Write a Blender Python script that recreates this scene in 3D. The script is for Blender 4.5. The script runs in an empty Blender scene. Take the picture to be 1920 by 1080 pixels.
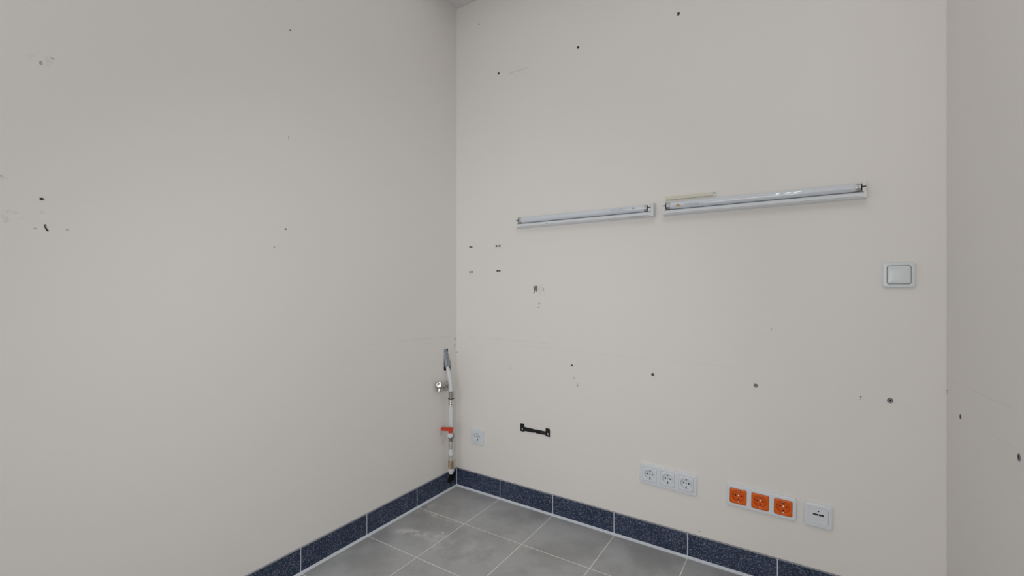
import bpy, bmesh, math, random
from mathutils import Vector, Matrix
random.seed(7)
S = bpy.context.scene
COL = S.collection
PI = math.pi

# ---------------------------------------------------------------- camera
F_PX = 838.27
cam_d = bpy.data.cameras.new('camera')
cam_d.sensor_width = 36.0
cam_d.lens = F_PX / 1920 * 36.0
cam_d.shift_y = 1.0 / 1920
cam_d.clip_start = 0.02
cam = bpy.data.objects.new('camera', cam_d)
cam.location = (1.5693, -1.8568, 1.0584)
cam.rotation_euler = (PI / 2, 0, 0.5783)
COL.objects.link(cam)
S.camera = cam

# ---------------------------------------------------------------- view, world, lights
S.view_settings.view_transform = 'Standard'
S.view_settings.look = 'None'
S.view_settings.exposure = 0.04
S.view_settings.gamma = 1.0
S.view_settings.use_curve_mapping = False
w = bpy.data.worlds.new('world')
S.world = w
w.use_nodes = True
w.node_tree.nodes['Background'].inputs[0].default_value = (0.85, 0.92, 1.0, 1)
w.node_tree.nodes['Background'].inputs[1].default_value = 0.3

def area(name, loc, target, sx, sy, watts, col):
    d = bpy.data.lights.new(name, 'AREA')
    d.shape = 'RECTANGLE'
    d.size, d.size_y = sx, sy
    d.energy = watts
    d.color = col
    o = bpy.data.objects.new(name, d)
    o.location = loc
    o.rotation_euler = (Vector(target) - Vector(loc)).to_track_quat('-Z', 'Y').to_euler()
    COL.objects.link(o)
    return o

def spot(name, loc, target, deg, blend, radius, watts, col):
    d = bpy.data.lights.new(name, 'SPOT')
    d.spot_size = math.radians(deg)
    d.spot_blend = blend
    d.shadow_soft_size = radius
    d.energy = watts
    d.color = col
    o = bpy.data.objects.new(name, d)
    o.location = loc
    o.rotation_euler = (Vector(target) - Vector(loc)).to_track_quat('-Z', 'Y').to_euler()
    COL.objects.link(o)
    return o

ROOM_X, ROOM_Y, CEIL = 4.2, -5.0, 2.565
# lamps on the ceiling, the window in the far side, an added low fill and the photographer's flash
area('ceiling_lamp_light', (1.0, -1.3, 2.54), (1.0, -1.3, 0), 1.8, 2.2, 3.1, (1.0, 0.985, 0.96))
for dx in (-0.09, 0.0, 0.09):      # ceiling luminaire with three bare tubes above the photographer
    area('ceiling_tube_light', (1.57 + dx, -1.75, 2.52), (1.57 + dx, -1.75, 0), 0.028, 1.2, 1.4, (1.0, 0.985, 0.96)).rotation_euler = (0, 0, 0)
area('window_light', (2.2, -4.9, 1.35), (1.2, 0, 1.2), 2.6, 1.7, 13.0, (1.0, 0.99, 0.975))
area('rear_fill_light', (1.0, -3.6, 0.8), (0.5, 0, 0.5), 1.6, 1.2, 15.5, (1.0, 0.99, 0.975))  # unseen low fill added to even out the wall brightness
for dx in (-0.12, 0.0, 0.12):      # three small heads side by side
    spot('flash_light', (1.56 + dx, -2.25, 1.45), (0, -0.12, 0.50), 76, 1.0, 0.05, 8.8, (0.955, 0.98, 1.0))

# ---------------------------------------------------------------- materials
class NT:
    def __init__(self, name, rough=0.5, metal=0.0, spec=0.5, color=(0.8, 0.8, 0.8)):
        self.m = bpy.data.materials.new(name)
        self.m.use_nodes = True
        self.t = self.m.node_tree
        self.b = self.t.nodes['Principled BSDF']
        self.b.inputs['Roughness'].default_value = rough
        self.b.inputs['Metallic'].default_value = metal
        self.b.inputs['Specular IOR Level'].default_value = spec
        self.b.inputs['Base Color'].default_value = (*color, 1)
    def n(self, kind, **kw):
        nd = self.t.nodes.new(kind)
        for k, v in kw.items():
            setattr(nd, k, v)
        return nd
    def put(self, sock, v):
        if isinstance(v, bpy.types.NodeSocket):
            self.t.links.new(v, sock)
        elif isinstance(v, (tuple, list)) and len(v) == 3 and sock.type == 'RGBA':
            sock.default_value = (*v, 1)
        else:
            sock.default_value = v
    def math(self, op, a, b=0.0, c=None, clamp=False):
        nd = self.n('ShaderNodeMath', operation=op, use_clamp=clamp)
        self.put(nd.inputs[0], a); self.put(nd.inputs[1], b)
        if c is not None: self.put(nd.inputs[2], c)
        return nd.outputs[0]
    def smooth(self, x, lo, hi):
        nd = self.n('ShaderNodeMapRange', interpolation_type='SMOOTHSTEP')
        self.put(nd.inputs[0], x)
        nd.inputs[1].default_value = lo; nd.inputs[2].default_value = hi
        return nd.outputs[0]
    def pos(self):
        g = self.n('ShaderNodeNewGeometry')
        s = self.n('ShaderNodeSeparateXYZ')
        self.t.links.new(g.outputs['Position'], s.inputs[0])
        self.P = g.outputs['Position']
        return s.outputs[0], s.outputs[1], s.outputs[2]
    def noise(self, scale, detail=4.0, rough=0.55, vec=None):
        nd = self.n('ShaderNodeTexNoise')
        nd.inputs['Scale'].default_value = scale
        nd.inputs['Detail'].default_value = detail
        nd.inputs['Roughness'].default_value = rough
        self.t.links.new(vec if vec is not None else self.P, nd.inputs['Vector'])
        return nd.outputs['Fac']
    def mix(self, f, a, b):
        nd = self.n('ShaderNodeMix', data_type='RGBA')
        self.put(nd.inputs[0], f); self.put(nd.inputs[6], a); self.put(nd.inputs[7], b)
        return nd.outputs[2]
    def color(self, v): self.put(self.b.inputs['Base Color'], v)
    def bump(self, h, strength, dist):
        nd = self.n('ShaderNodeBump')
        nd.inputs['Strength'].default_value = strength
        nd.inputs['Distance'].default_value = dist
        self.t.links.new(h, nd.inputs['Height'])
        self.t.links.new(nd.outputs[0], self.b.inputs['Normal'])

def flat(name, col, rough=0.5, metal=0.0, spec=0.5, var=0.04, scale=60):
    """a plain colour with a little procedural variation"""
    k = NT(name, rough, metal, spec)
    k.pos()
    nz = k.noise(scale, 3)
    a = tuple(c * (1 - var) for c in col); b = tuple(min(1, c * (1 + var)) for c in col)
    k.color(k.mix(nz, a, b))
    return k.m

WALL = (0.875, 0.853, 0.827)
def wall_mat(name, along, lines=(), smears=()):
    """matt cream roller paint; lines: (z0, slope, half width, a0, a1, strength); smears: (a, z, ra, rz, strength)"""
    k = NT(name, 0.62, 0, 0.25)
    x, y, z = k.pos()
    a = x if along == 'x' else y
    big = k.noise(1.3, 3)
    col = k.mix(big, tuple(c * 0.985 for c in WALL), tuple(c * 1.012 for c in WALL))
    nz = k.noise(55, 4)
    nlow = k.noise(9, 3)
    tot = None
    for z0, sl, hw, a0, a1, st in lines:
        zl = k.math('MULTIPLY_ADD', a, sl, z0)
        d = k.math('SUBTRACT', z, zl)
        d = k.math('ADD', d, k.math('MULTIPLY', k.math('SUBTRACT', nlow, 0.5), 0.012))
        m = k.smooth(k.math('ABSOLUTE', d), hw, hw * 0.3)
        m = k.math('MULTIPLY', m, k.smooth(a, a0 - 0.05, a0 + 0.05))
        m = k.math('MULTIPLY', m, k.smooth(a, a1 + 0.05, a1 - 0.05))
        m = k.math('MULTIPLY', m, k.smooth(nlow, 0.36, 0.6))
        m = k.math('MULTIPLY', m, st)
        tot = m if tot is None else k.math('MAXIMUM', tot, m)
    for ca, cz, ra, rz, st in smears:
        da = k.math('DIVIDE', k.math('SUBTRACT', a, ca), ra)
        dz = k.math('DIVIDE', k.math('SUBTRACT', z, cz), rz)
        r = k.math('ADD', k.math('MULTIPLY', da, da), k.math('MULTIPLY', dz, dz))
        m = k.math('MULTIPLY', k.smooth(r, 1.0, 0.2), k.smooth(nz, 0.52, 0.62))
        m = k.math('MULTIPLY', m, st)
        tot = m if tot is None else k.math('MAXIMUM', tot, m)
    if tot is not None:
        col = k.mix(tot, col, (0.34, 0.31, 0.28))
    k.color(col)
    k.bump(k.noise(420, 3), 0.10, 0.001)
    return k.m

M = {}
M['wall_back'] = wall_mat('cream_paint_back', 'x',
    lines=((0.806, -0.010, 0.0035, 0.02, 0.62, 0.11), (0.786, -0.016, 0.0035, 0.10, 1.35, 0.055)),
    smears=((0.005, 0.765, 0.012, 0.045, 0.5), (0.515, 0.98, 0.016, 0.022, 0.35), (0.53, 1.05, 0.02, 0.03, 0.3),
            (0.705, 0.63, 0.015, 0.025, 0.3), (0.148, 2.44, 0.016, 0.014, 0.35), (0.40, 2.130, 0.07, 0.004, 0.3),
            (0.34, 0.662, 0.01, 0.01, 0.3)))
M['wall_left'] = wall_mat('cream_paint_left', 'y',
    lines=((0.804, -0.022, 0.0035, -0.60, -0.01, 0.16), (0.785, 0.004, 0.003, -0.30, -0.12, 0.12)),
    smears=((-0.012, 0.78, 0.012, 0.03, 0.5), (-1.56, 1.62, 0.04, 0.02, 0.12), (-1.65, 1.32, 0.03, 0.008, 0.22),
            (-1.63, 1.226, 0.04, 0.022, 0.2), (-1.567, 1.25, 0.012, 0.008, 0.2), (-1.578, 1.21, 0.01, 0.01, 0.22)))
M['wall_right'] = wall_mat('cream_paint_right', 'y',
    lines=((0.787, -0.045, 0.003, -0.60, -0.03, 0.10), (0.703, -0.052, 0.002, -0.56, -0.38, 0.14)),
    smears=((-0.004, 0.75, 0.012, 0.02, 0.6),))
M['wall_plain'] = wall_mat('cream_paint_plain', 'x')
M['ceiling'] = flat('white_ceiling_paint', (0.78, 0.78, 0.78), 0.7, 0, 0.2)
M['plaster'] = flat('raw_grey_plaster', (0.05, 0.048, 0.045), 0.9, 0, 0.1, 0.3)

def floor_tile_mat():
    k = NT('grey_stoneware', 0.34, 0, 0.45)
    x, y, z = k.pos()
    n1 = k.noise(4.5, 5, 0.6); n2 = k.noise(160, 3); n3 = k.noise(18, 5, 0.65)
    col = k.mix(k.smooth(n1, 0.36, 0.62), (0.355, 0.360, 0.368), (0.475, 0.484, 0.498))
    col = k.mix(k.math('MULTIPLY', k.smooth(n2, 0.5, 0.75), 0.22), col, (0.58, 0.575, 0.57))
    # brownish dirt towards the corner and along the wall
    oi = k.n('ShaderNodeObjectInfo').outputs['Random']
    col = k.mix(k.math('MULTIPLY', oi, 0.10), col, (0.34, 0.335, 0.33))
    dx = k.math('DIVIDE', k.math('SUBTRACT', x, 0.03), 0.16); dy = k.math('DIVIDE', k.math('SUBTRACT', y, -0.20), 0.30)
    r = k.math('ADD', k.math('MULTIPLY', dx, dx), k.math('MULTIPLY', dy, dy))
    m = k.math('MULTIPLY', k.smooth(r, 1.2, 0.0), k.smooth(n3, 0.35, 0.7))
    col = k.mix(k.math('MULTIPLY', m, 0.45), col, (0.50, 0.44, 0.36))
    # white plaster dust: (centre x, y, angle, long, short, strength)
    dust = None
    for cx_, cy_, an, ra, rb, st in ((0.17, -0.455, 0.43, 0.15, 0.035, 0.6), (0.27, -0.44, 0.3, 0.08, 0.05, 0.35),
                                     (0.40, -0.46, 0.3, 0.22, 0.10, 0.22), (0.05, -0.26, 1.2, 0.10, 0.03, 0.35),
                                     (0.13, -0.31, -0.05, 0.10, 0.012, 0.5)):
        ux = k.math('SUBTRACT', x, cx_); uy = k.math('SUBTRACT', y, cy_)
        c, s = math.cos(an), math.sin(an)
        p = k.math('DIVIDE', k.math('ADD', k.math('MULTIPLY', ux, c), k.math('MULTIPLY', uy, s)), ra)
        q = k.math('DIVIDE', k.math('ADD', k.math('MULTIPLY', ux, -s), k.math('MULTIPLY', uy, c)), rb)
        r = k.math('ADD', k.math('MULTIPLY', p, p), k.math('MULTIPLY', q, q))
        m = k.math('MULTIPLY', k.smooth(r, 1.1, 0.0), k.smooth(n3, 0.40, 0.66))
        m = k.math('MULTIPLY', m, st)
        dust = m if dust is None else k.math('MAXIMUM', dust, m)
    col = k.mix(dust, col, (0.82, 0.81, 0.79))
    k.color(col)
    k.put(k.b.inputs['Roughness'], k.math('MULTIPLY_ADD', k.smooth(n1, 0.3, 0.7), 0.14, 0.30))
    k.bump(k.noise(90, 3), 0.08, 0.0006)
    return k.m

def skirt_mat():
    k = NT('blue_black_speckled_tile', 0.42, 0, 0.4)
    k.pos()
    n1 = k.noise(215, 2, 0.6); n2 = k.noise(9, 4); n3 = k.noise(120, 3, 0.7); n4 = k.noise(26, 5, 0.7)
    col = k.mix(k.smooth(n2, 0.3, 0.7), (0.016, 0.026, 0.062), (0.030, 0.044, 0.090))
    col = k.mix(k.math('MULTIPLY', k.smooth(n1, 0.50, 0.62), 0.58), col, (0.19, 0.24, 0.33))
    col = k.mix(k.math('MULTIPLY', k.smooth(n1, 0.64, 0.72), 0.5), col, (0.42, 0.47, 0.55))
    col = k.mix(k.math('MULTIPLY', k.smooth(n4, 0.55, 0.75), 0.18), col, (0.22, 0.24, 0.28))
    k.color(col)
    return k.m

M['floor_tile'] = floor_tile_mat()
M['skirt'] = skirt_mat()
M['grout_floor'] = flat('beige_floor_grout', (0.86, 0.83, 0.77), 0.85, 0, 0.2, 0.12, 40)
M['grout_skirt'] = flat('pale_grey_grout', (0.70, 0.75, 0.81), 0.7, 0, 0.3, 0.08, 60)
M['mortar'] = flat('grey_mortar_edge', (0.37, 0.375, 0.40), 0.85, 0, 0.2, 0.2, 50)
M['white_plastic'] = flat('white_gloss_plastic', (0.79, 0.83, 0.88), 0.13, 0, 0.6, 0.01)
M['switch_plastic'] = flat('white_switch_plastic', (0.78, 0.83, 0.86), 0.12, 0, 0.5, 0.01)
M['old_white'] = flat('old_white_plastic', (0.80, 0.81, 0.80), 0.35, 0, 0.4, 0.01)
M['orange'] = flat('orange_plastic', (0.80, 0.130, 0.004), 0.30, 0, 0.45, 0.04)
M['dark_hole'] = flat('dark_socket_hole', (0.012, 0.012, 0.013), 0.7, 0, 0.2)
M['red_hole'] = flat('deep_red_brown_hole', (0.10, 0.010, 0.004), 0.6, 0, 0.3)
M['steel'] = flat('bright_steel', (0.72, 0.71, 0.70), 0.25, 1.0, 0.5, 0.05)
M['dull_steel'] = flat('dull_steel', (0.42, 0.41, 0.40), 0.42, 1.0, 0.5, 0.12)
M['chrome'] = flat('chrome', (0.52, 0.51, 0.49), 0.22, 1.0, 0.5, 0.02)
M['brass'] = flat('dull_brass', (0.60, 0.49, 0.33), 0.34, 1.0, 0.5, 0.12)
M['batten'] = flat('white_lacquered_metal', (0.78, 0.81, 0.85), 0.32, 0, 0.5, 0.01)
M['tube_glass'] = flat('white_coated_glass', (0.73, 0.78, 0.85), 0.03, 0, 1.0, 0.01)
M['cream'] = flat('yellowed_cream_plastic', (0.76, 0.74, 0.63), 0.4, 0, 0.4, 0.03)
M['beige'] = flat('beige_plastic', (0.58, 0.55, 0.48), 0.45, 0, 0.4, 0.03)
M['pin'] = flat('dark_contact_and_gap', (0.02, 0.02, 0.022), 0.5, 0.3, 0.4)
M['print_grey'] = flat('grey_print', (0.36, 0.37, 0.39), 0.4)
M['print_orange'] = flat('ochre_print', (0.55, 0.33, 0.12), 0.4)
M['black_metal'] = flat('black_painted_metal', (0.010, 0.010, 0.012), 0.45, 0, 0.4, 0.1)
M['pipe'] = flat('white_composite_pipe', (0.78, 0.81, 0.83), 0.35, 0, 0.4, 0.02)
M['pipe_cut'] = flat('pipe_rim', (0.70, 0.72, 0.73), 0.5)
def galv():
    k = NT('galvanised_steel', 0.5, 0.55, 0.5)
    k.pos()
    n = k.noise(120, 4, 0.7)
    k.color(k.mix(k.smooth(n, 0.35, 0.7), (0.22, 0.26, 0.31), (0.46, 0.50, 0.55)))
    return k.m
M['galv'] = galv()
M['red'] = flat('red_lever_plastic', (0.62, 0.045, 0.018), 0.35, 0, 0.5, 0.05)
M['plug_grey'] = flat('grey_nylon_plug', (0.18, 0.205, 0.235), 0.5, 0, 0.4, 0.1, 200)
M['plug_dark'] = flat('dark_plug_bore', (0.018, 0.020, 0.024), 0.7, 0, 0.2, 0.1)
M['plug_mid'] = flat('mid_grey_plug', (0.13, 0.135, 0.14), 0.5, 0, 0.3, 0.1)
M['chip'] = flat('bare_plaster_chip', (0.24, 0.22, 0.20), 0.85, 0, 0.2, 0.25, 150)
M['filler'] = flat('pale_filler', (0.80, 0.80, 0.80), 0.7, 0, 0.2, 0.03, 100)
M['scuff'] = flat('grey_scuff', (0.50, 0.475, 0.445), 0.7, 0, 0.2, 0.08, 150)
M['scuff_dark'] = flat('dark_scuff', (0.16, 0.15, 0.135), 0.8, 0, 0.2, 0.2, 150)
M['stain'] = flat('brown_leak_stain', (0.80, 0.735, 0.65), 0.7, 0, 0.2, 0.1, 90)
M['crumb'] = flat('white_plaster_crumb', (0.72, 0.71, 0.69), 0.9, 0, 0.2, 0.05, 200)
M['glass'] = None

# ---------------------------------------------------------------- mesh helpers
def link(name, bm, mat, parent=None, smooth=False, loc=None, rot=None):
    me = bpy.data.meshes.new(name)
    bmesh.ops.recalc_face_normals(bm, faces=bm.faces[:])
    bm.to_mesh(me); bm.free()
    mats = mat if isinstance(mat, (list, tuple)) else [mat]
    for m in mats: me.materials.append(m)
    o = bpy.data.objects.new(name, me)
    COL.objects.link(o)
    if parent is not None: o.parent = parent
    if loc is not None: o.location = loc
    if rot is not None: o.rotation_euler = rot
    if smooth:
        me.polygons.foreach_set('use_smooth', [True] * len(me.polygons))
        me.set_sharp_from_angle(angle=math.radians(38))
    return o

def tag(o, label=None, cat=None, group=None, kind=None):
    for k, v in (('label', label), ('category', cat), ('group', group), ('kind', kind)):
        if v: o[k] = v
    return o

def empty(name, label, cat, loc=(0, 0, 0), rot=(0, 0, 0), group=None):
    o = bpy.data.objects.new(name, None)
    o.empty_display_size = 0.05
    COL.objects.link(o)
    o.location = loc; o.rotation_euler = rot
    return tag(o, label, cat, group)

def add_box(bm, x0, x1, y0, y1, z0, z1, bevel=0.0, seg=2):
    r = bmesh.ops.create_cube(bm, size=1.0)
    for v in r['verts']:
        v.co = Vector(((x0 + x1) / 2 + v.co.x * (x1 - x0), (y0 + y1) / 2 + v.co.y * (y1 - y0), (z0 + z1) / 2 + v.co.z * (z1 - z0)))
    if bevel > 0:
        es = list({e for v in r['verts'] for e in v.link_edges})
        bmesh.ops.bevel(bm, geom=es, offset=bevel, segments=seg, affect='EDGES', profile=0.5)

def box(x0, x1, y0, y1, z0, z1, bevel=0.0, seg=2):
    bm = bmesh.new(); add_box(bm, x0, x1, y0, y1, z0, z1, bevel, seg); return bm

def basis(d):
    d = Vector(d).normalized()
    a = Vector((0, 0, 1)) if abs(d.z) < 0.9 else Vector((1, 0, 0))
    u = d.cross(a).normalized()
    return u, d.cross(u).normalized()

def add_lathe(bm, origin, axis, prof, n=24, cap=True):
    """prof: list of (distance along axis, radius)"""
    o = Vector(origin); d = Vector(axis).normalized(); u, v = basis(d)
    rings = []
    for t, r in prof:
        rings.append([bm.verts.new(o + d * t + (u * math.cos(2 * PI * i / n) + v * math.sin(2 * PI * i / n)) * r) for i in range(n)])
    for a, b in zip(rings, rings[1:]):
        for i in range(n):
            bm.faces.new((a[i], a[(i + 1) % n], b[(i + 1) % n], b[i]))
    if cap:
        bm.faces.new(rings[0]); bm.faces.new(rings[-1])

def lathe(origin, axis, prof, n=24, cap=True):
    bm = bmesh.new(); add_lathe(bm, origin, axis, prof, n, cap); return bm

def tube_path(pts, radii, n=20, cap=True):
    """a round tube along a smooth path"""
    bm = bmesh.new()
    P = [Vector(p) for p in pts]
    rings = []
    u = None
    for i, p in enumerate(P):
        d = ((P[i + 1] if i + 1 < len(P) else p) - (P[i - 1] if i else p)).normalized()
        if u is None: u, _ = basis(d)
        u = (u - d * u.dot(d)).normalized(); v = d.cross(u)
        r = radii[i] if isinstance(radii, (list, tuple)) else radii
        rings.append([bm.verts.new(p + (u * math.cos(2 * PI * k / n) + v * math.sin(2 * PI * k / n)) * r) for k in range(n)])
    for a, b in zip(rings, rings[1:]):
        for i in range(n):
            bm.faces.new((a[i], a[(i + 1) % n], b[(i + 1) % n], b[i]))
    if cap:
        bm.faces.new(rings[0]); bm.faces.new(rings[-1])
    return bm

def rr_loop(w, h, r, n=5, cx=0.0, cz=0.0):
    """rounded rectangle in XZ, counter-clockwise, 4*(n+1) points"""
    out = []
    for k, (sx, sz) in enumerate(((1, 1), (-1, 1), (-1, -1), (1, -1))):
        for i in range(n + 1):
            a = PI / 2 * (k + i / n)
            out.append((cx + sx * (w / 2 - r) + r * math.cos(a), cz + sz * (h / 2 - r) + r * math.sin(a)))
    return out

def rr_even(w, h, r, cx=0.0, n=48):
    out = []
    for i in range(n):
        a = 2 * PI * (i + 0.5) / n
        dx, dz = math.cos(a), math.sin(a)
        t = 1.0
        lo, hi = 0.0, w
        for _ in range(40):
            t = (lo + hi) / 2
            qx = max(abs(dx * t) - (w / 2 - r), 0); qz = max(abs(dz * t) - (h / 2 - r), 0)
            ins = math.hypot(qx, qz) <= r
            if ins: lo = t
            else: hi = t
        out.append((cx + dx * t, dz * t))
    return out

def circ_loop(r, count, cx=0.0, cz=0.0, phase=PI / 4 - PI / 4):
    return [(cx + r * math.cos(2 * PI * i / count + phase), cz + r * math.sin(2 * PI * i / count + phase)) for i in range(count)]

def ring(bm, loop, y): return [bm.verts.new((x, y, z)) for x, z in loop]
def bridge(bm, a, b):
    n = len(a)
    for i in range(n):
        bm.faces.new((a[i], a[(i + 1) % n], b[(i + 1) % n], b[i]))
def fill_rings(bm, rings):
    es = []
    for rg in rings:
        for i in range(len(rg)):
            a, b = rg[i], rg[(i + 1) % len(rg)]
            e = bm.edges.get((a, b)) or bm.edges.new((a, b))
            es.append(e)
    bmesh.ops.triangle_fill(bm, use_beauty=True, use_dissolve=False, edges=es)

def frame_mesh(w, h, depth, r, holes, hole_r=0.006, soft=0.0035):
    """switch/socket frame: a rounded plate with soft front edges and rounded square openings; faces -Y"""
    bm = bmesh.new()
    prev = ring(bm, rr_loop(w, h, r), 0.0)
    for k in range(0, 6):
        a = PI / 2 * k / 5
        ins = soft * (1 - math.cos(a)); y = -(depth - soft) - soft * math.sin(a)
        cur = ring(bm, rr_loop(w - 2 * ins, h - 2 * ins, max(r - ins, 0.001)), y)
        bridge(bm, prev, cur); prev = cur
    front = prev
    inner = []
    for cx, cz, hw, hh in holes:
        a = ring(bm, rr_loop(hw, hh, hole_r, cx=cx, cz=cz), -depth)
        b = ring(bm, rr_loop(hw - 0.0008, hh - 0.0008, hole_r, cx=cx, cz=cz), -depth + 0.0012)
        c = ring(bm, rr_loop(hw - 0.0008, hh - 0.0008, hole_r, cx=cx, cz=cz), -0.002)
        bridge(bm, a, b); bridge(bm, b, c)
        inner.append(a)
    fill_rings(bm, [front] + inner)
    return bm

def plate_mesh(w, h, y_back, y_front, r, soft=0.0012, cx=0, cz=0):
    bm = bmesh.new()
    prev = ring(bm, rr_loop(w, h, r, cx=cx, cz=cz), y_back)
    bm.faces.new(prev)
    for k in range(4):
        a = PI / 2 * k / 3
        ins = soft * (1 - math.cos(a))
        cur = ring(bm, rr_loop(w - 2 * ins, h - 2 * ins, max(r - ins, 0.0005), cx=cx, cz=cz), y_front + soft - soft * math.sin(a))
        bridge(bm, prev, cur); prev = cur
    bm.faces.new(prev)
    return bm

def prism(outline, y0, y1, holes=()):
    """flat XZ outline with holes, given a real thickness from y0 to y1"""
    bm = bmesh.new()
    rings = {}
    for y in (y0, y1):
        rings[y] = [ring(bm, l, y) for l in (outline, *holes)]
        fill_rings(bm, rings[y])
    for a, b in zip(rings[y0], rings[y1]): bridge(bm, a, b)
    return bm

# ---------------------------------------------------------------- room shell
def slab(name, x0, x1, y0, y1, z0, z1, mat):
    return tag(link(name, box(x0, x1, y0, y1, z0, z1), mat), kind='structure')

RX = 1.932     # face of the right-hand wall of the niche
# left wall with the broken-out pocket behind the pipe
bm = bmesh.new()
hole = [(-0.1015, 0.631), (-0.1015, 0.7400), (-0.0860, 0.7415), (-0.0690, 0.7425), (-0.0690, 0.7200), (-0.0640, 0.7000), (-0.0605, 0.6800), (-0.0560, 0.6550), (-0.0500, 0.645), (-0.0490, 0.628), (-0.075, 0.6265)]
ov = [bm.verts.new((0, y, z)) for y, z in ((0.12, -0.05), (0.12, CEIL + 0.05), (ROOM_Y, CEIL + 0.05), (ROOM_Y, -0.05))]
hv = [bm.verts.new((0, y, z)) for y, z in hole]
fill_rings(bm, [ov, hv])
bv = [bm.verts.new((-0.06, y, z)) for y, z in hole]
for i in range(len(hv)):
    f = bm.faces.new((hv[i], hv[(i + 1) % len(hv)], bv[(i + 1) % len(hv)], bv[i])); f.material_index = 1
f = bm.faces.new(bv); f.material_index = 1
ob = [bm.verts.new((-0.12, y, z)) for y, z in ((0.12, -0.05), (0.12, CEIL + 0.05), (ROOM_Y, CEIL + 0.05), (ROOM_Y, -0.05))]
bridge(bm, ov, ob); bm.faces.new(ob)
wall_left = tag(link('wall_left', bm, [M['wall_left'], M['plaster']]), kind='structure')
wall_back = slab('wall_back', 0, ROOM_X, 0, 0.12, -0.05, CEIL + 0.05, M['wall_back'])
wall_right = slab('wall_right', RX, RX + 0.14, -0.72, 0, 0, CEIL, M['wall_right'])
slab('wall_front', 0, ROOM_X, ROOM_Y - 0.12, ROOM_Y, -0.05, CEIL + 0.05, M['wall_plain'])
slab('wall_east', ROOM_X, ROOM_X + 0.12, ROOM_Y - 0.12, 0.12, -0.05, CEIL + 0.05, M['wall_plain'])
slab('ceiling', 0, ROOM_X, ROOM_Y, 0, CEIL, CEIL + 0.12, M['ceiling'])

# floor: grout bed with every tile laid on it
floor = slab('floor', 0, ROOM_X, ROOM_Y, 0, -0.12, -0.0009, M['grout_floor'])
SK = 0.0062
xs = [SK + 0.002, 0.2885, 0.5890, 0.8885, 1.1855, 1.4885]
while xs[-1] < ROOM_X - 0.35: xs.append(xs[-1] + 0.300)
ys = [-SK - 0.002, -0.2940, -0.5925, -0.8935]
while ys[-1] > ROOM_Y + 0.35: ys.append(ys[-1] - 0.300)
def gp(i, j):
    x, y = xs[i], ys[j]
    k = max(0.0, 1 - abs(j - 1.5) / 8)
    return Vector((x + 0.006 * min(-y, 1.0) * (1 if 0 < i else 0), y + (0.0150 * min(x, 1.2) if j else 0.0), 0))
for i in range(len(xs) - 1):
    for j in range(len(ys) - 1):
        c = [gp(i, j), gp(i + 1, j), gp(i + 1, j + 1), gp(i, j + 1)]
        g = 0.0021
        off = [Vector((g, -g, 0)), Vector((-g, -g, 0)), Vector((-g, g, 0)), Vector((g, g, 0))]
        if i == 0: off[0].x = off[3].x = 0
        if j == 0: off[0].y = off[1].y = 0
        c = [p + o for p, o in zip(c, off)]
        mid = sum(c, Vector()) / 4
        if RX - 0.05 < mid.x < RX + 0.2 and mid.y > -0.72: continue
        bm = bmesh.new()
        dz = random.uniform(-0.0002, 0.0002)
        lo = [bm.verts.new(p - mid + Vector((0, 0, -0.006))) for p in c]
        m1 = [bm.verts.new(p - mid + Vector((0, 0, -0.0007 + dz))) for p in c]
        up = [bm.verts.new((p - mid) * 0.9975 + Vector((0, 0, dz))) for p in c]
        bridge(bm, lo, m1); bridge(bm, m1, up); bm.faces.new(up); bm.faces.new(lo)
        link('floor_tile', bm, M['floor_tile'], floor, loc=mid)

# tiled skirting: mortar bed, tiles, pale bead along the floor
HS = 0.0964
def skirting(name, joints, horiz, end, last):
    """joints: distances from the corner; horiz: 'x' along back wall or 'y' along left wall"""
    def bx(a0, a1, d0, d1, z0, z1, bev=0):
        return box(a0, a1, -d1, -d0, z0, z1, bev, 1) if horiz == 'x' else box(d0, d1, -a1, -a0, z0, z1, bev, 1)
    base = tag(link(name, bx(0.0, end, 0, SK - 0.0009, -0.0022, HS - 0.0004), M['mortar']), kind='structure')
    edges = [0.0055] + joints
    for a, b in zip(edges, edges[1:]):
        g = 0.0016
        link('skirting_tile', bx(a + (g if a > 0.01 else 0.0022), b - g, 0.0012, SK, 0.004, HS - 0.0036, 0.0005), M['skirt'], base)
    for a in joints[:-1]:
        link('joint_grout', bx(a - 0.0016, a + 0.0016, 0.002, SK - 0.0004, 0.002, HS - 0.001), M['grout_skirt'], base)
    bm = bmesh.new()
    prof = [(SK - 0.001, 0.0090), (SK + 0.0075, 0.0008), (SK + 0.0075, -0.002), (SK - 0.001, -0.002)]
    rs = []
    for a in (0.002, end):
        rs.append([bm.verts.new((a, -d, z) if horiz == 'x' else (d, -a, z)) for d, z in prof])
    bridge(bm, rs[0], rs[1]); bm.faces.new(rs[0]); bm.faces.new(rs[1])
    link('floor_joint', bm, M['grout_skirt'], base)
    return base
jb = [0.2890, 0.5880, 0.8850, 1.1860, 1.4905, 1.7905, RX - 0.001]
jl = [0.3000, 0.5960, 0.8960] + [0.8960 + 0.3 * k for k in range(1, 14)]
bb = skirting('baseboard_back', jb, 'x', RX, RX)
bl = skirting('baseboard_left', jl, 'y', -ROOM_Y - 0.001, 0)
link('corner_grout', box(0.0035, 0.0085, -0.0085, -0.0035, 0.002, HS - 0.001), M['grout_skirt'], bb)

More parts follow.
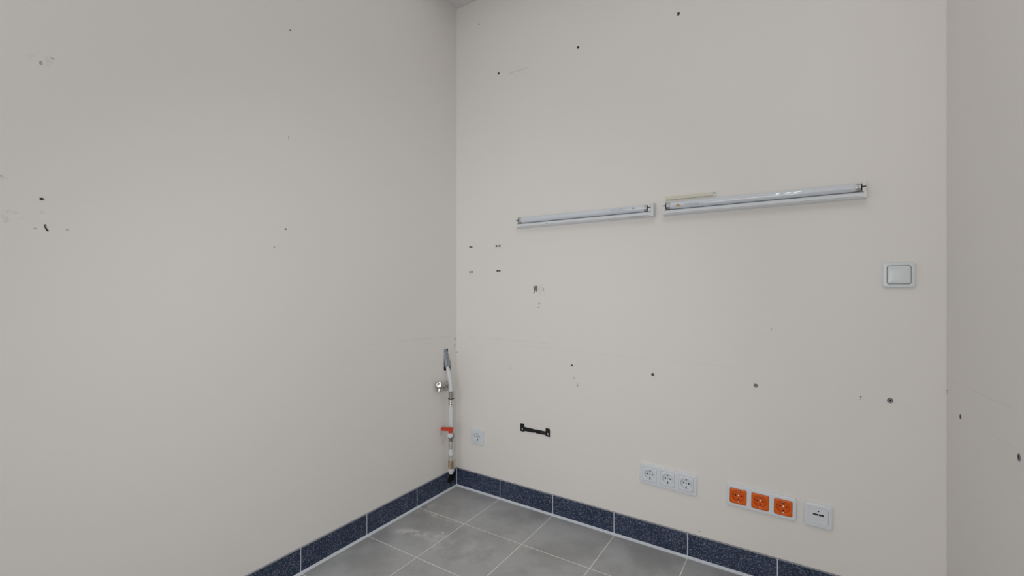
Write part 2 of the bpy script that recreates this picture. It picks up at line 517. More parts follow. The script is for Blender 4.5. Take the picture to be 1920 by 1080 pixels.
# ---------------------------------------------------------------- wear on the walls (small solid flakes and spots)
def blotch(parent, wall, a, z, ra, rz, mat, name, seed=0, pts=None, n=11):
    rnd = random.Random(seed)
    if pts is None:
        pts = [(ra * math.cos(2 * PI * i / n) * rnd.uniform(.65, 1.1), rz * math.sin(2 * PI * i / n) * rnd.uniform(.65, 1.1)) for i in range(n)]
    bm = bmesh.new()
    def P(u, v, d):
        if wall == 'back': return (a + u, -d, z + v)
        if wall == 'left': return (d, a + u, z + v)
        return (RX - d, a + u, z + v)
    r0 = [bm.verts.new(P(u, v, -0.001)) for u, v in pts]
    r1 = [bm.verts.new(P(u, v, 0.0003)) for u, v in pts]
    bridge(bm, r0, r1)
    bm.faces.new(r0)
    fill_rings(bm, [r1])
    return link(name, bm, mat, parent)

blotch(wall_back, 'back', 0.4925, 1.0545, 0.009, 0.01, M['chip'], 'paint_chip',
       pts=[(-.011, .014), (.0, .017), (.010, .017), (.010, .0), (.009, -.008), (.010, -.014), (.003, -.010), (.0005, -.003), (-.003, -.006), (-.006, -.016), (-.011, -.022), (-.012, -.018), (-.008, -.006), (-.012, .004)])
blotch(wall_back, 'back', 0.519, 1.058, 0.016, 0.022, M['filler'], 'filler_patch', 3)
blotch(wall_back, 'back', 0.536, 1.054, 0.0022, 0.011, M['scuff'], 'scuff_mark', 4)
blotch(wall_back, 'back', 0.540, 1.033, 0.0025, 0.011, M['filler'], 'filler_patch', 5)
blotch(wall_back, 'back', 0.510, 0.985, 0.005, 0.0035, M['scuff'], 'scuff_mark', 6)
blotch(wall_back, 'back', 0.508, 0.968, 0.005, 0.0035, M['scuff'], 'scuff_mark', 7)
blotch(wall_back, 'back', 1.471, 0.9106, 0.002, 0.005, M['scuff'], 'scuff_mark', 8)
blotch(wall_back, 'back', 1.726, 0.702, 0.0022, 0.0035, M['scuff_dark'], 'scuff_mark', 9)
blotch(wall_back, 'back', 1.726, 0.694, 0.002, 0.002, M['scuff'], 'scuff_mark', 10)
blotch(wall_back, 'back', 0.712, 0.618, 0.004, 0.005, M['scuff'], 'scuff_mark', 11)
blotch(wall_back, 'back', 0.695, 0.651, 0.0025, 0.006, M['scuff'], 'scuff_mark', 12)
blotch(wall_back, 'back', 0.152, 2.436, 0.005, 0.007, M['scuff'], 'scuff_mark', 13)
blotch(wall_back, 'back', 1.231, 0.1138, 0.0016, 0.0016, M['scuff_dark'], 'scuff_mark', 14)
blotch(wall_back, 'back', 0.3414, 0.6627, 0.004, 0.004, M['scuff'], 'scuff_mark', 15)
blotch(wall_back, 'back', 0.380, 2.128, 0.05, 0.0012, M['scuff'], 'scratch', 16,
       pts=[(-.045, -.003), (-.01, .0008), (.03, -.0002), (.06, .004), (.06, .005), (.03, .001), (-.01, .002), (-.045, -.0015)])
blotch(wall_left, 'left', -0.9395, 1.607, 0.0016, 0.006, M['scuff'], 'scuff_mark', 17)
blotch(wall_left, 'left', -0.9495, 1.2735, 0.003, 0.004, M['scuff_dark'], 'scuff_mark', 18)
blotch(wall_left, 'left', -0.9923, 1.2056, 0.004, 0.003, M['scuff'], 'scuff_mark', 19)
blotch(wall_left, 'left', -0.9334, 2.000, 0.0025, 0.004, M['scuff_dark'], 'scuff_mark', 20)
blotch(wall_left, 'left', -1.570, 1.612, 0.004, 0.006, M['scuff'], 'scuff_mark', 21)
blotch(wall_left, 'left', -1.549, 1.632, 0.004, 0.002, M['scuff'], 'scuff_mark', 22)
blotch(wall_left, 'left', -1.580, 1.205, 0.003, 0.002, M['scuff'], 'scuff_mark', 23)
blotch(wall_left, 'left', -1.523, 1.208, 0.003, 0.0018, M['scuff'], 'scuff_mark', 24)
blotch(wall_left, 'left', -1.637, 1.321, 0.007, 0.0018, M['scuff'], 'scuff_mark', 25)
blotch(wall_left, 'left', -0.016, 0.755, 0.004, 0.013, M['scuff'], 'paint_chip', 26)
blotch(wall_left, 'left', -0.012, 0.787, 0.003, 0.008, M['scuff'], 'paint_chip', 27)
blotch(wall_left, 'left', -0.125, 0.31, 0.016, 0.016, M['stain'], 'leak_stain', 28)
blotch(wall_left, 'left', -0.110, 0.262, 0.010, 0.022, M['stain'], 'leak_stain', 29)
blotch(wall_back, 'back', 0.004, 0.715, 0.004, 0.004, M['scuff'], 'paint_chip', 30)
blotch(wall_right, 'right', -0.006, 0.750, 0.006, 0.0018, M['scuff_dark'], 'scuff_mark', 31)
blotch(wall_right, 'right', -0.008, 0.742, 0.002, 0.005, M['scuff'], 'scuff_mark', 32)

M['blot'] = flat('black_blot', (0.006, 0.006, 0.008), 0.6, 0, 0.3, 0.2)
gr = random.Random(5)
bm = bmesh.new()  # irregular near-black patch on the left skirting below the pipe end
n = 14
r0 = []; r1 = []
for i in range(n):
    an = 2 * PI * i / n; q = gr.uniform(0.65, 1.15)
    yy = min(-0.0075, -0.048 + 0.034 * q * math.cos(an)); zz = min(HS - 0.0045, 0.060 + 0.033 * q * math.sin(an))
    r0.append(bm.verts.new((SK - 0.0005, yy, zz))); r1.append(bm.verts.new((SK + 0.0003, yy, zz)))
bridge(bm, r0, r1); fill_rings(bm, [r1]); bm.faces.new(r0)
tag(link('black_patch', bm, M['blot'], bl), 'black patch under the pipe end')

# ---------------------------------------------------------------- wall plugs
ROT = {'back': 0.0, 'left': PI / 2, 'right': -PI / 2}
def at(wall, a, z, d=0.0):
    return {'back': (a, -d, z), 'left': (d, a, z), 'right': (RX - d, a, z)}[wall]

def wall_plug(wall, a, z, r, bore, label, mat='plug_grey', group=None, sx=1.0, sz=1.0, tilt=0.0, star=False):
    e = empty('wall_plug', label, 'wall plug', at(wall, a, z), (0, tilt, ROT[wall]), group)
    bm = bmesh.new()
    n = 20
    prof = [(r, 0.0), (r * 0.98, -0.0010), (r * 0.82, -0.0016), (bore * 1.15, -0.0013), (bore, -0.0008), (bore, -0.0002)]
    rings = [ring(bm, [(x * sx, q * sz) for x, q in circ_loop(rr, n)], y) for rr, y in prof]
    for p, q in zip(rings, rings[1:]): bridge(bm, p, q)
    link('collar', bm, M[mat], e, smooth=True)
    if star:
        pts = [((bore * (0.98 if i % 2 == 0 else 0.55)) * math.cos(PI * i / 4) * sx, (bore * (0.98 if i % 2 == 0 else 0.55)) * math.sin(PI * i / 4) * sz) for i in range(8)]
    else:
        pts = [(x * sx, q * sz) for x, q in circ_loop(bore * 0.99, 12)]
    link('bore', prism(pts, -0.0001, -0.0007), M['plug_dark'], e)
    return e

wall_plug('back', 1.1502, 2.1544, 0.0062, 0.0030, 'grey wall plug high on the wall, rightmost of the three near the ceiling', 'plug_mid')
wall_plug('back', 0.7145, 2.1487, 0.0060, 0.0032, 'dark grey wall plug high on the wall, middle of the three near the ceiling', 'plug_mid')
wall_plug('back', 0.2768, 2.1456, 0.0062, 0.0030, 'small grey wall plug high up, nearest the room corner of the three near the ceiling', 'plug_mid')
wall_plug('back', 0.6840, 0.7081, 0.0066, 0.0040, 'half filled pale wall plug with a dark arc, above and right of the black bracket', 'old_white')
wall_plug('back', 1.0490, 0.7051, 0.0066, 0.0018, 'plain dark grey round wall plug right below the gap between the two tube lights', 'plug_mid')
wall_plug('back', 1.4220, 0.7033, 0.0074, 0.0036, 'blue grey wall plug with a star shaped bore above the orange sockets', 'plug_grey', star=True)
wall_plug('back', 1.8002, 0.7005, 0.0080, 0.0038, 'large blue grey wall plug with dark star bore below the light switch', 'plug_grey', star=True)
wall_plug('left', -1.5685, 1.2787, 0.0036, 0.0021, 'dark plug hole on the left wall above a torn hole', 'plug_mid', sx=1.15, sz=0.85)
wall_plug('right', -0.1459, 0.7045, 0.0072, 0.0034, 'thin dark wall plug on the shaded right wall near the inner corner', 'plug_mid', sx=0.75)
wall_plug('right', -0.5470, 0.7190, 0.0078, 0.0048, 'dark blue grey wall plug at the right edge of the photo on the shaded wall', 'plug_grey', sx=0.9)

# four slit anchors left by a removed holder
def slit_anchor(a, z, w, label):
    e = empty('wall_plug', label, 'wall plug', at('back', a, z), (0, random.uniform(-.03, .03), 0), 'four winged wall plugs of a removed holder')
    h = 0.0058
    pts = [(-w, h), (-w * .62, h * .8), (-w * .45, h * .38), (w * .45, h * .38), (w * .62, h * .8), (w, h), (w, -h), (w * .62, -h * .8), (w * .45, -h * .38), (-w * .45, -h * .38), (-w * .62, -h * .8), (-w, -h)]
    link('collar', prism(pts, 0.0, -0.0014), M['plug_mid'], e)
    link('bore', prism([(-w * .72, h * .35), (w * .72, h * .35), (w * .72, -h * .35), (-w * .72, -h * .35)], -0.001, -0.0017), M['plug_dark'], e)
slit_anchor(0.0985, 1.2779, 0.0095, 'winged grey wall plug, upper left of four set in a square by the corner')
slit_anchor(0.2735, 1.2744, 0.0145, 'winged grey wall plug, upper right of four set in a square by the corner')
slit_anchor(0.0995, 1.1456, 0.0100, 'winged grey wall plug, lower left of four set in a square by the corner')
slit_anchor(0.2765, 1.1474, 0.0118, 'winged grey wall plug, lower right of four set in a square by the corner')

# torn plug hole on the left wall
e = empty('torn_plug_hole', 'torn ragged plug hole on the left wall below the dark plug hole', 'wall plug', at('left', -1.5611, 1.2087), (0, 0, ROT['left']))
link('torn_rim', prism([(-.0035, .0075), (-.001, .0085), (.001, .006), (.0005, .001), (.0025, -.003), (.005, -.007), (.0035, -.0085), (.0005, -.0075), (-.001, -.002), (-.003, .002)], 0.0, -0.0008,
     holes=[[(-.002, .0055), (-.0004, .0055), (-.0006, .0025), (-.0018, .003)], [(.0012, -.0042), (.003, -.0068), (.0014, -.0064)]]), M['plug_dark'], e)
link('torn_core', prism([(-.002, .0055), (-.0004, .0055), (-.0006, .0025), (-.0018, .003)], 0.0, -0.0005), M['scuff'], e)

# ---------------------------------------------------------------- fluorescent wall lights
def wall_light(x0, x1, zb, label, mark, mark_side, left_full, right_full):
    L = x1 - x0
    e = empty('tube_light', label, 'wall light', (x0, 0, zb), (0, 0, 0))
    # metal batten: thin back plate with a deeper ballast channel along the bottom
    prof = [(0, 0), (-0.032, 0.001), (-0.0355, 0.0045), (-0.0355, 0.0145), (-0.031, 0.0185), (-0.006, 0.0200), (-0.005, 0.0500), (0, 0.0500)]
    bm = bmesh.new()
    ra = [bm.verts.new((0.008, y, z)) for y, z in prof]; rb = [bm.verts.new((L - 0.008, y, z)) for y, z in prof]
    bridge(bm, ra, rb); bm.faces.new(ra); bm.faces.new(rb)
    bt = link('batten', bm, M['batten'], e)
    link('seam', box(0.02, L - 0.02, -0.0360, -0.0350, 0.0052, 0.0060), M['print_grey'], bt)
    for s, xa, full in ((0, 0.0, left_full), (1, L, right_full)):
        w = 0.011 if full else 0.009
        a, b = (xa, xa + w) if s == 0 else (xa - w, xa)
        h = 0.0545 if full else 0.0215
        link('end_cap', box(a, b, -0.0370, 0, -0.0006, h, 0.0022), M['batten'] if full else M['old_white'], e, smooth=True)
        # lamp holder: two jaws with the dark pin slot between them
        hw = 0.0100
        a, b = (xa + (w if full else 0.002), xa + (w if full else 0.002) + hw) if s == 0 else (xa - (w if full else 0.002) - hw, xa - (w if full else 0.002))
        hb = bmesh.new()
        add_box(hb, a, b, -0.0380, -0.003, 0.0195, 0.0338, 0.0012)
        add_box(hb, a, b, -0.0380, -0.003, 0.0372, 0.0520, 0.0012)
        add_box(hb, a, b, -0.0200, -0.003, 0.0330, 0.0380)
        ho = link('lamp_holder', hb, M['old_white'], e)
        link('slot', box(a + 0.0005, b - 0.0005, -0.0372, -0.019, 0.0340, 0.0370), M['pin'], ho)
    lo = (0.011 if left_full else 0.002) + 0.0100 + 0.0030
    ro = (0.011 if right_full else 0.002) + 0.0100 + 0.0030
    t0, t1 = lo, L - ro
    zc, yc, r = 0.0355, -0.0255, 0.0140
    cap = 0.0135
    tb = link('tube', lathe((t0 + cap, yc, zc), (1, 0, 0), [(0, r - 0.002), (0.002, r - 0.0006), (0.006, r), (t1 - t0 - 2 * cap - 0.006, r), (t1 - t0 - 2 * cap - 0.002, r - 0.0006), (t1 - t0 - 2 * cap, r - 0.002)], 32), M['tube_glass'], e, smooth=True)
    for s in (0, 1):
        o, d = ((t0, yc, zc), (1, 0, 0)) if s == 0 else ((t1, yc, zc), (-1, 0, 0))
        link('tube_cap', lathe(o, d, [(0, r - 0.0022), (0.0008, r - 0.0008), (0.003, r - 0.0008), (0.0035, r - 0.002), (0.0042, r - 0.0008), (0.0065, r - 0.0008), (0.007, r - 0.002), (0.0078, r - 0.0008), (0.0115, r - 0.0005), (cap, r - 0.0005)], 28), M['steel'], tb, smooth=True)
        for dz in (-0.0, ):
            p = (t0 - 0.009, yc - 0.0075, zc) if s == 0 else (t1 - 0.0005, yc - 0.0075, zc)
            link('pin', lathe(p, (1, 0, 0), [(0, 0.0015), (0.0095, 0.0015)], 10), M['pin'], tb)
        # dark disc standing in for the shade in the gap between cap and holder
        p = (t0 - 0.0028, yc, zc) if s == 0 else (t1 + 0.0003, yc, zc)
        link('gap_shade_disc', lathe(p, (1, 0, 0), [(0, 0.0105), (0.0025, 0.0105)], 20), M['pin'], tb)
    # printed maker's mark: small figure and illegible lines, wrapped on the glass
    def patch(xa, xb, ang0, ang1, mat, name):
        b = bmesh.new()
        rows = []
        for k in range(5):
            an = math.radians(ang0 + (ang1 - ang0) * k / 4)
            yy, zz = yc - (r + 0.0002) * math.cos(an), zc + (r + 0.0002) * math.sin(an)
            y2, z2 = yc - (r - 0.0006) * math.cos(an), zc + (r - 0.0006) * math.sin(an)
            rows.append([b.verts.new((xa, yy, zz)), b.verts.new((xb, yy, zz)), b.verts.new((xb, y2, z2)), b.verts.new((xa, y2, z2))])
        for p, q in zip(rows, rows[1:]): bridge(b, p, q)
        b.faces.new(rows[0]); b.faces.new(rows[-1])
        return link(name, b, mat, tb)
    if mark == 'diamond':
        cx = L - 0.080
        for wd, a0, a1 in ((0.0015, 22, 30), (0.0040, 14, 22), (0.0085, 6, 14), (0.0040, -2, 6), (0.0015, -10, -2)):
            patch(cx - wd, cx + wd, a0, a1, M['print_grey'] if wd < .008 else M['print_orange'], 'printed_mark')
        for row, segs in ((24, ((-.100, -.088), (-.084, -.070), (-.066, -.050), (-.046, -.022))), (9, ((-.105, -.098), (-.094, -.082), (-.070, -.060), (-.055, -.048))), (-6, ((-.098, -.080), (-.070, -.056), (-.048, -.036)))):
            for a, b_ in segs: patch(cx + a, cx + b_, row, row + 4, M['print_grey'], 'printed_line')
    else:
        cx = 0.060
        for wd, a0, a1 in ((0.0020, 0, 8), (0.0050, -8, 0), (0.0085, -18, -8), (0.0130, -27, -18)):
            patch(cx - wd, cx + wd, a0, a1, M['print_orange'], 'printed_mark')
        for row, segs in ((0, ((.026, .036), (.040, .052), (.058, .074))), (-14, ((.022, .040), (.046, .056), (.060, .080), (.084, .092))), (-27, ((.040, .060), (.064, .082)))):
            for a, b_ in segs: patch(cx + a, cx + b_, row, row + 4, M['print_grey'], 'printed_line')
    return e, bt

l1, b1 = wall_light(0.4030, 1.0610, 1.3515, 'bare white fluorescent tube on a wall batten, left one nearer the room corner', 'diamond', 0, False, True)
link('screw', lathe((0.167, -0.0352, 0.0095), (0, -1, 0), [(0, 0.0022), (0.0008, 0.0016)], 10), M['plug_mid'], b1)
link('type_plate', box(0.555, 0.620, -0.0361, -0.0350, 0.0020, 0.0042), M['print_grey'], b1)
l2, b2 = wall_light(1.0970, 1.7390, 1.3510, 'bare white fluorescent tube on a wall batten, right one under the cream cable strip', 'triangle', 1, False, False)

# cream cable strip above the right light
e = empty('cable_strip', 'short yellowed cream plastic cable strip above the left end of the right tube light', 'cable strip', (1.1014, 0, 1.4138), (0, math.radians(0.35), 0))
prof = [(0, 0), (-0.007, 0.0008), (-0.0085, 0.003), (-0.0085, 0.0105), (-0.006, 0.0150), (0, 0.0165)]
bm = bmesh.new()
ra = [bm.verts.new((0, y, z)) for y, z in prof]; rb = [bm.verts.new((0.176, y, z)) for y, z in prof]
bridge(bm, ra, rb); bm.faces.new(ra); bm.faces.new(rb)
link('cover', bm, M['cream'], e)
link('end_lug', prism(rr_loop(0.014, 0.0175, 0.006, cx=0.181, cz=0.0082), 0.0, -0.0055), M['old_white'], e)
link('screw', lathe((0.182, -0.0050, 0.0108), (0, -1, 0), [(0, 0.0030), (0.0012, 0.0024)], 12), M['plug_mid'], e, smooth=True)
link('clip', box(0.0265, 0.0295, -0.0092, 0, -0.002, 0.004, 0.0005), M['cream'], e)

# ---------------------------------------------------------------- sockets
def insert_mesh(w, h, yf, rc, depth, cx=0.0):
    """socket insert: rounded square with a round well; faces -Y"""
    bm = bmesh.new()
    N = 24
    lp = rr_even(w, h, 0.0055, cx)
    # align circle points to the loop by angle
    circ = []
    for x, z in lp:
        a = math.atan2(z, x - cx); circ.append((cx + math.cos(a), math.sin(a)))
    def cl(r): return [(cx + (x - cx) * r, z * r) for x, z in circ]
    soft = 0.0010
    seq = [(lp, -0.002), (lp, yf + soft), (rr_even(w - soft, h - soft, 0.005, cx), yf + soft * 0.3), (rr_even(w - 2 * soft, h - 2 * soft, 0.0045, cx), yf),
           (cl(rc + 0.0012), yf), (cl(rc + 0.0003), yf + 0.0004), (cl(rc), yf + 0.0012), (cl(rc - 0.0006), yf + depth)]
    rg = [ring(bm, l, y) for l, y in seq]
    for a, b in zip(rg, rg[1:]): bridge(bm, a, b)
    bm.faces.new(rg[-1])
    return bm

def socket_insert(parent, cx, mat, holemat, yf, size, orange=False):
    rc, depth = 0.0200, 0.0098
    ins = link('socket_insert', insert_mesh(size, size, yf, rc, depth, cx), mat, parent, smooth=True)
    yb = yf + depth
    # side ribs of the well
    for s in (-1, 1):
        link('guide_rib', box(cx + s * (rc - 0.0022) - 0.0016, cx + s * (rc - 0.0022) + 0.0016, yf + 0.002, yb, -0.0028, 0.0028, 0.0004), mat, ins)
        link('pin_hole', prism(circ_loop(0.0027, 14, cx + s * 0.0095, 0.0), yb - 0.0001, yb - 0.0005), holemat, ins)
    link('center_screw', lathe((cx, yb, 0.0), (0, -1, 0), [(0, 0.0026), (0.0006, 0.0026), (0.0010, 0.0018)], 14), M['steel'] if orange else M['dull_steel'], ins, smooth=True)
    # earthing clips at the top and bottom of the well: bent metal springs
    for s in (-1, 1):
        bm = bmesh.new()
        add_box(bm, cx - 0.0022, cx + 0.0022, yf + 0.0006, yb, min(s * (rc - 0.0004), s * (rc - 0.0014)), max(s * (rc - 0.0004), s * (rc - 0.0014)), 0.0003, 1)
        add_box(bm, cx - 0.0022, cx + 0.0022, yf + 0.0030, yf + 0.0060, min(s * (rc - 0.0012), s * (rc - 0.0036)), max(s * (rc - 0.0012), s * (rc - 0.0036)), 0.0006, 1)
        link('earth_clip', bm, M['steel'], ins)
        zz = s * (rc - 0.0046)
        link('clip_slot', prism([(cx - 0.0021, zz - 0.0036), (cx + 0.0021, zz - 0.0036), (cx + 0.0021, zz + 0.0036), (cx - 0.0021, zz + 0.0036)], yb - 0.0001, yb - 0.0004), holemat, ins)
    return ins

TILT = math.radians(1.3)
e = empty('triple_socket', 'white triple power socket low on the wall, left of the orange sockets', 'power socket', (1.1092, 0, 0.2905), (0, TILT, 0))
link('frame', frame_mesh(0.2235, 0.0805, 0.0095, 0.0075, [(k * 0.071, 0, 0.0565, 0.0565) for k in (-1, 0, 1)]), M['white_plastic'], e, smooth=True)
for k in (-1, 0, 1): socket_insert(e, k * 0.071, M['white_plastic'], M['dark_hole'], -0.0108, 0.0552)

e = empty('triple_socket', 'triple power socket with bright orange inserts in a white frame', 'power socket', (1.4365, 0, 0.2855), (0, TILT * 0.8, 0))
link('frame', frame_mesh(0.2235, 0.0805, 0.0095, 0.0075, [(k * 0.0715, 0, 0.0565, 0.0565) for k in (-1, 0, 1)]), M['white_plastic'], e, smooth=True)
for k in (-1, 0, 1): tag(socket_insert(e, k * 0.0715, M['orange'], M['red_hole'], -0.0110, 0.0550, True), 'orange plastic socket insert')

e = empty('single_socket', 'small single white power socket in the corner beside the pipe', 'power socket', (0.1445, 0, 0.2865), (0, TILT, 0))
link('frame', frame_mesh(0.0790, 0.0790, 0.0095, 0.006, [(0, 0, 0.0565, 0.0565)]), M['white_plastic'], e, smooth=True)
socket_insert(e, 0.0, M['white_plastic'], M['dark_hole'], -0.0108, 0.0552)

e = empty('usb_outlet', 'white charging outlet with two flat slots, right of the orange sockets', 'usb outlet', (1.6105, 0, 0.2820), (0, TILT, 0))
link('frame', frame_mesh(0.0815, 0.0805, 0.0105, 0.0100, [(0, 0, 0.0580, 0.0580)], soft=0.0045), M['white_plastic'], e, smooth=True)
pl = link('center_plate', prism(rr_loop(0.0565, 0.0565, 0.005), -0.002, -0.0090, holes=[rr_loop(0.0140, 0.0066, 0.0006, cx=-0.0082, cz=0.0038), rr_loop(0.0140, 0.0066, 0.0006, cx=0.0082, cz=0.0038)]), M['white_plastic'], e)
for s in (-1, 1):
    u = link('usb_port', box(s * 0.0082 - 0.0069, s * 0.0082 + 0.0069, -0.0062, -0.002, 0.0006, 0.0070), M['dark_hole'], e)
    link('contact_tongue', box(s * 0.0082 - 0.0052, s * 0.0082 + 0.0052, -0.0084, -0.006, 0.0016, 0.0028), M['plug_grey'], u)
link('indicator', lathe((0, -0.0088, 0.0160), (0, -1, 0), [(0, 0.0024), (0.0004, 0.0024), (0.0007, 0.0015)], 14), M['plug_dark'], e, smooth=True)

# light switch with a domed, slightly tipped rocker
e = empty('light_switch', 'white square light switch with one big rocker, right of the tube lights', 'light switch', (1.8205, 0, 1.1013), (0, 0, 0))
link('frame', frame_mesh(0.0815, 0.0815, 0.0100, 0.0085, [(0, 0, 0.0598, 0.0598)], hole_r=0.007, soft=0.005), M['switch_plastic'], e, smooth=True)
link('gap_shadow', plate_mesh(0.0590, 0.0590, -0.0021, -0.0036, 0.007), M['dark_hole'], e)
bm = bmesh.new()
rg = []
for k, (ins, y) in enumerate(((0, -0.0045), (0, -0.0098), (0.0006, -0.0110), (0.0016, -0.0117), (0.004, -0.0124), (0.009, -0.0130), (0.016, -0.0134), (0.023, -0.0136))):
    lp = rr_loop(0.0568 - 2 * ins, 0.0568 - 2 * ins, max(0.0065 - ins, 0.0015))
    rg.append([bm.verts.new((x, y + (0 if k == 0 else -0.018 * -z * 1.0), z)) for x, z in lp])
for a, b in zip(rg, rg[1:]): bridge(bm, a, b)
bm.faces.new(rg[-1])
link('rocker', bm, M['switch_plastic'], e, smooth=True)

# ---------------------------------------------------------------- black mounting bracket
e = empty('mounting_bracket', 'small flat black metal mounting bracket screwed low on the wall', 'bracket', (0.4087, 0, 0.3618), (0, 0, 0))
def tab(x0, holes):
    return prism([(x0, 0.0005), (x0 + 0.0215, 0), (x0 + 0.0220, 0.026), (x0 + 0.0190, 0.0375), (x0 + 0.001, 0.0375), (x0, 0.036)], -0.0005, -0.0045, holes=[holes])
link('end_tab', tab(0.0, circ_loop(0.0046, 12, 0.0105, 0.0115)), M['black_metal'], e)
link('end_tab', tab(0.1405, [(0.1470, 0.0075), (0.1570, 0.0065), (0.1555, 0.013), (0.1515, 0.0215), (0.1490, 0.015)]), M['black_metal'], e)
notch = [(0.0800 + 0.007 * math.cos(a), 0.0045 + 0.0025 * math.sin(a)) for a in (PI, PI * .8, PI * .6, PI * .4, PI * .2, 0)]
link('cross_bar', prism([(0.0205, 0.0042)] + notch + [(0.1420, 0.0060), (0.1420, 0.0212), (0.0860, 0.0216), (0.0820, 0.0206), (0.0740, 0.0206), (0.0700, 0.0220), (0.0205, 0.0225)], -0.0008, -0.0038,
     holes=[circ_loop(0.0022, 10, 0.1190, 0.0140), circ_loop(0.0016, 10, 0.1315, 0.0150)]), M['black_metal'], e)
link('screw', lathe((0.0105, 0, 0.0115), (0, -1, 0), [(0, 0.0040), (0.0018, 0.0040), (0.0026, 0.0028)], 14), M['old_white'], e, smooth=True)

# ---------------------------------------------------------------- water pipe in the corner
px, py = 0.0365, -0.0870
e = empty('water_pipe', 'white water pipe with red lever valve hanging from the wall pocket in the corner', 'water pipe', (px, py, 0.10))
def rel(p): return (p[0] - px, p[1] - py, p[2] - 0.10)
# conduit sleeve leaning out of the wall pocket
c0 = Vector((-0.0135, -0.0880, 0.7385)); c1 = Vector((0.0030, -0.0760, 0.652))
bm = tube_path([rel(c0), rel(c0.lerp(c1, .5)), rel(c1)], [0.0185, 0.0185, 0.0192], 24, cap=False)
sl = link('conduit_sleeve', bm, M['galv'], e, smooth=True)
bm = tube_path([rel(c0), rel(c0.lerp(c1, .5)), rel(c1.lerp(c0, -0.0))], [0.0168, 0.0168, 0.0172], 24, cap=False)
link('sleeve_inner_shade', bm, M['plug_dark'], sl, smooth=True)  # near-black inner skin, paints the darkness inside the open sleeve
# pipe
path = [(-0.010, -0.083, 0.700), (-0.002, -0.081, 0.672), (0.006, -0.080, 0.648), (0.0155, -0.0815, 0.618), (0.0235, -0.083, 0.590), (0.030, -0.085, 0.560), (0.0345, -0.0865, 0.532), (0.0360, -0.087, 0.51), (px, py, 0.46), (px, py, 0.40), (px, py, 0.325)]
link('pipe', tube_path([rel(p) for p in path], 0.0102, 20), M['pipe'], e, smooth=True)
def ribbed(z0, z1, r, ribs, lip=0.0):
    """press sleeve with pressed rings, from z0 up to z1"""
    prof = [(0, r - 0.002), (0.0008, r)]
    st = (z1 - z0 - 0.002) / ribs
    for k in range(ribs):
        t = 0.001 + st * k
        prof += [(t + st * 0.15, r), (t + st * 0.35, r - 0.0016), (t + st * 0.65, r - 0.0016), (t + st * 0.85, r)]
    prof += [(z1 - z0 - 0.0008, r), (z1 - z0, r - 0.002)]
    return lathe((0, 0, z0 - 0.10), (0, 0, 1), prof, 28)
link('press_sleeve', ribbed(0.4900, 0.5245, 0.0138, 3), M['dull_steel'], e, smooth=True)
link('coupling_ring', lathe((0, 0, 0.4862 - 0.10), (0, 0, 1), [(0, 0.0150), (0.0003, 0.0168), (0.0028, 0.0168), (0.0031, 0.0150)], 28), M['plug_mid'], e)
link('press_sleeve', ribbed(0.4525, 0.4860, 0.0142, 3), M['steel'], e, smooth=True)
# ball valve
vb = link('valve_body', lathe((0, 0, 0.268 - 0.10), (0, 0, 1), [(0, 0.011), (0.002, 0.0125), (0.010, 0.0125), (0.014, 0.0150), (0.022, 0.0168), (0.032, 0.0168), (0.040, 0.0145), (0.046, 0.0120), (0.062, 0.0120), (0.064, 0.0105)], 26), M['dull_steel'], e, smooth=True)
fd = Vector((0.42, -0.9, 0)).normalized()      # the spindle faces the room
vb2 = link('valve_spindle', lathe(tuple(fd * 0.010 + Vector((0, 0, 0.302 - 0.10))), fd, [(0, 0.0135), (0.010, 0.0135), (0.0125, 0.0120), (0.0135, 0.0080)], 24), M['pipe'], e, smooth=True)
bm = bmesh.new()
sd = Vector((fd.y, -fd.x, 0))                   # to the left as seen from the room
def lv(s, z, d): return fd * d + sd * s + Vector((0, 0, z - 0.10))
outl = [(-0.0185, 0.3445), (0.0420, 0.3440), (0.0455, 0.3415), (0.0455, 0.3290), (0.0425, 0.3270), (0.0080, 0.3262), (0.0040, 0.3225), (0.0030, 0.3155), (-0.0105, 0.3155), (-0.0115, 0.3225), (-0.0175, 0.3275)]
ra = [bm.verts.new(lv(s, z, 0.0185)) for s, z in outl]; rb = [bm.verts.new(lv(s, z, 0.0270)) for s, z in outl]
fill_rings(bm, [ra]); fill_rings(bm, [rb]); bridge(bm, ra, rb)
bmesh.ops.bevel(bm, geom=[x for x in bm.edges if x.calc_face_angle(0) > 1.2], offset=0.0012, segments=2, affect='EDGES')
tag(link('valve_lever', bm, M['red'], e), 'red plastic valve lever')
# lower fittings
link('press_sleeve', ribbed(0.2265, 0.2675, 0.0142, 4), M['steel'], e, smooth=True)
link('pipe_piece', lathe((0, 0, 0.192 - 0.10), (0, 0, 1), [(0, 0.0112), (0.036, 0.0112)], 22), M['pipe'], e, smooth=True)
link('press_sleeve', ribbed(0.1660, 0.1955, 0.0142, 3), M['steel'], e, smooth=True)
br = link('brass_union', lathe((0, 0, 0.1265 - 0.10), (0, 0, 1), [(0, 0.0140), (0.001, 0.0152), (0.010, 0.0152), (0.0105, 0.0166), (0.0125, 0.0166), (0.013, 0.0158), (0.034, 0.0158), (0.0345, 0.0168), (0.0385, 0.0168), (0.0395, 0.0150)], 8), M['brass'], e)
link('end_plug', lathe((0, 0, 0.0985 - 0.10), (0, 0, 1), [(0, 0.0105), (0.0010, 0.0122), (0.0120, 0.0122), (0.0130, 0.0150), (0.0140, 0.0162), (0.0200, 0.0162), (0.0210, 0.0150), (0.028, 0.0140)], 26), M['pipe_cut'], e, smooth=True)

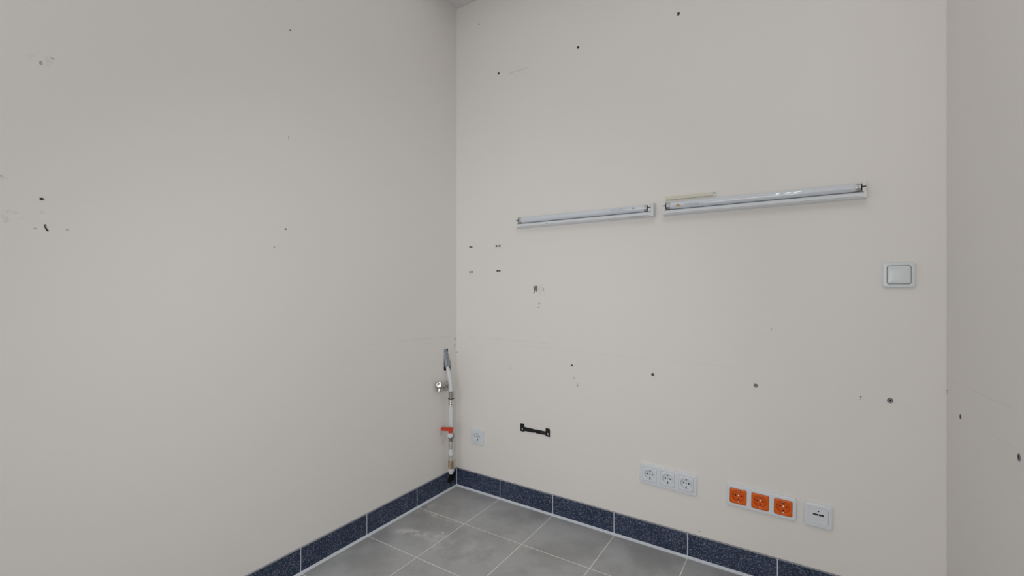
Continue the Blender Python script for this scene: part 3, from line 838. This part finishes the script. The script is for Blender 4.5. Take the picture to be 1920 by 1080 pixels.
# ---------------------------------------------------------------- angle valve
rx, ry, rz = 0.0, -0.0850, 0.5480
e = empty('angle_valve', 'chrome angle valve with beige wall rosette beside the white pipe', 'valve', (rx, ry, rz))
link('rosette', lathe((0, 0, 0), (1, 0, 0), [(0, 0.0270), (0.002, 0.0268), (0.006, 0.0235), (0.010, 0.0170), (0.0125, 0.0125)], 28), M['beige'], e, smooth=True)
link('inlet', lathe((0.008, 0, 0), (1, 0, 0), [(0, 0.0085), (0.008, 0.0085), (0.009, 0.0070)], 20), M['chrome'], e, smooth=True)
link('valve_arm', tube_path([(0.0105, 0.002, 0.0), (0.0115, -0.020, 0.003), (0.0140, -0.046, 0.008), (0.0170, -0.062, 0.010)], [0.0070, 0.0072, 0.0075, 0.0090], 18), M['chrome'], e, smooth=True)
link('hex_nut', lathe((0.0125, -0.026, 0.005), (0, -1, 0.12), [(0, 0.0095), (0.001, 0.0108), (0.012, 0.0108), (0.013, 0.0095)], 6), M['dull_steel'], e)
hd = Vector((0.55, -0.80, 0.10)).normalized()
hc = Vector((0.0170, -0.068, 0.022))
link('valve_body', lathe(tuple(hc - hd * 0.014), hd, [(0, 0.009), (0.002, 0.0125), (0.012, 0.0130), (0.016, 0.0110)], 22), M['chrome'], e, smooth=True)
kn = link('hand_knob', lathe(tuple(hc + hd * 0.002), hd, [(0, 0.0135), (0.001, 0.0172), (0.004, 0.0185), (0.013, 0.0178), (0.0155, 0.0155), (0.0165, 0.0110), (0.0150, 0.0065)], 26), M['chrome'], e, smooth=True)
link('outlet', lathe(tuple(hc - hd * 0.004 + Vector((0, 0, -0.008))), (0.10, -0.18, -1), [(0, 0.0085), (0.012, 0.0085), (0.0125, 0.0130), (0.0275, 0.0130), (0.0290, 0.0110), (0.0240, 0.0070)], 22), M['chrome'], e, smooth=True)

# ---------------------------------------------------------------- crumbs on the floor
def crumb(x, y, r, seed, sx=1.0):
    rnd = random.Random(seed)
    bm = bmesh.new()
    bmesh.ops.create_icosphere(bm, subdivisions=1, radius=r)
    for v in bm.verts:
        v.co *= rnd.uniform(0.7, 1.15); v.co.x *= sx; v.co.z *= 0.6
    zmin = min(v.co.z for v in bm.verts)
    for v in bm.verts: v.co.z -= zmin
    return link('plaster_crumb', bm, M['crumb'], loc=(x, y, 0.0002), rot=(0, 0, rnd.uniform(0, 6)))
tag(crumb(0.262, -0.400, 0.0055, 1, 1.3), 'largest white plaster crumb on the dusty grey floor tile', 'crumb')
sp = [(0.2070, -0.3700, .0030), (0.1600, -0.3900, .0026), (0.2300, -0.3450, .0022), (0.1200, -0.4300, .0024), (0.2500, -0.4450, .0022), (0.0900, -0.2300, .0022),
      (0.0600, -0.1600, .0020), (0.1500, -0.2600, .0018), (0.3300, -0.4300, .0018), (0.9100, -0.0450, .0024), (0.9700, -0.0420, .0022), (1.0750, -0.0500, .0024), (0.7600, -0.0900, .0015), (0.5200, -0.0550, .0015)]
for i, (x, y, r) in enumerate(sp):
    tag(crumb(x, y, r, 20 + i), 'tiny white plaster crumb scattered on the grey floor tiles', 'crumb', 'tiny crumbs on the floor')
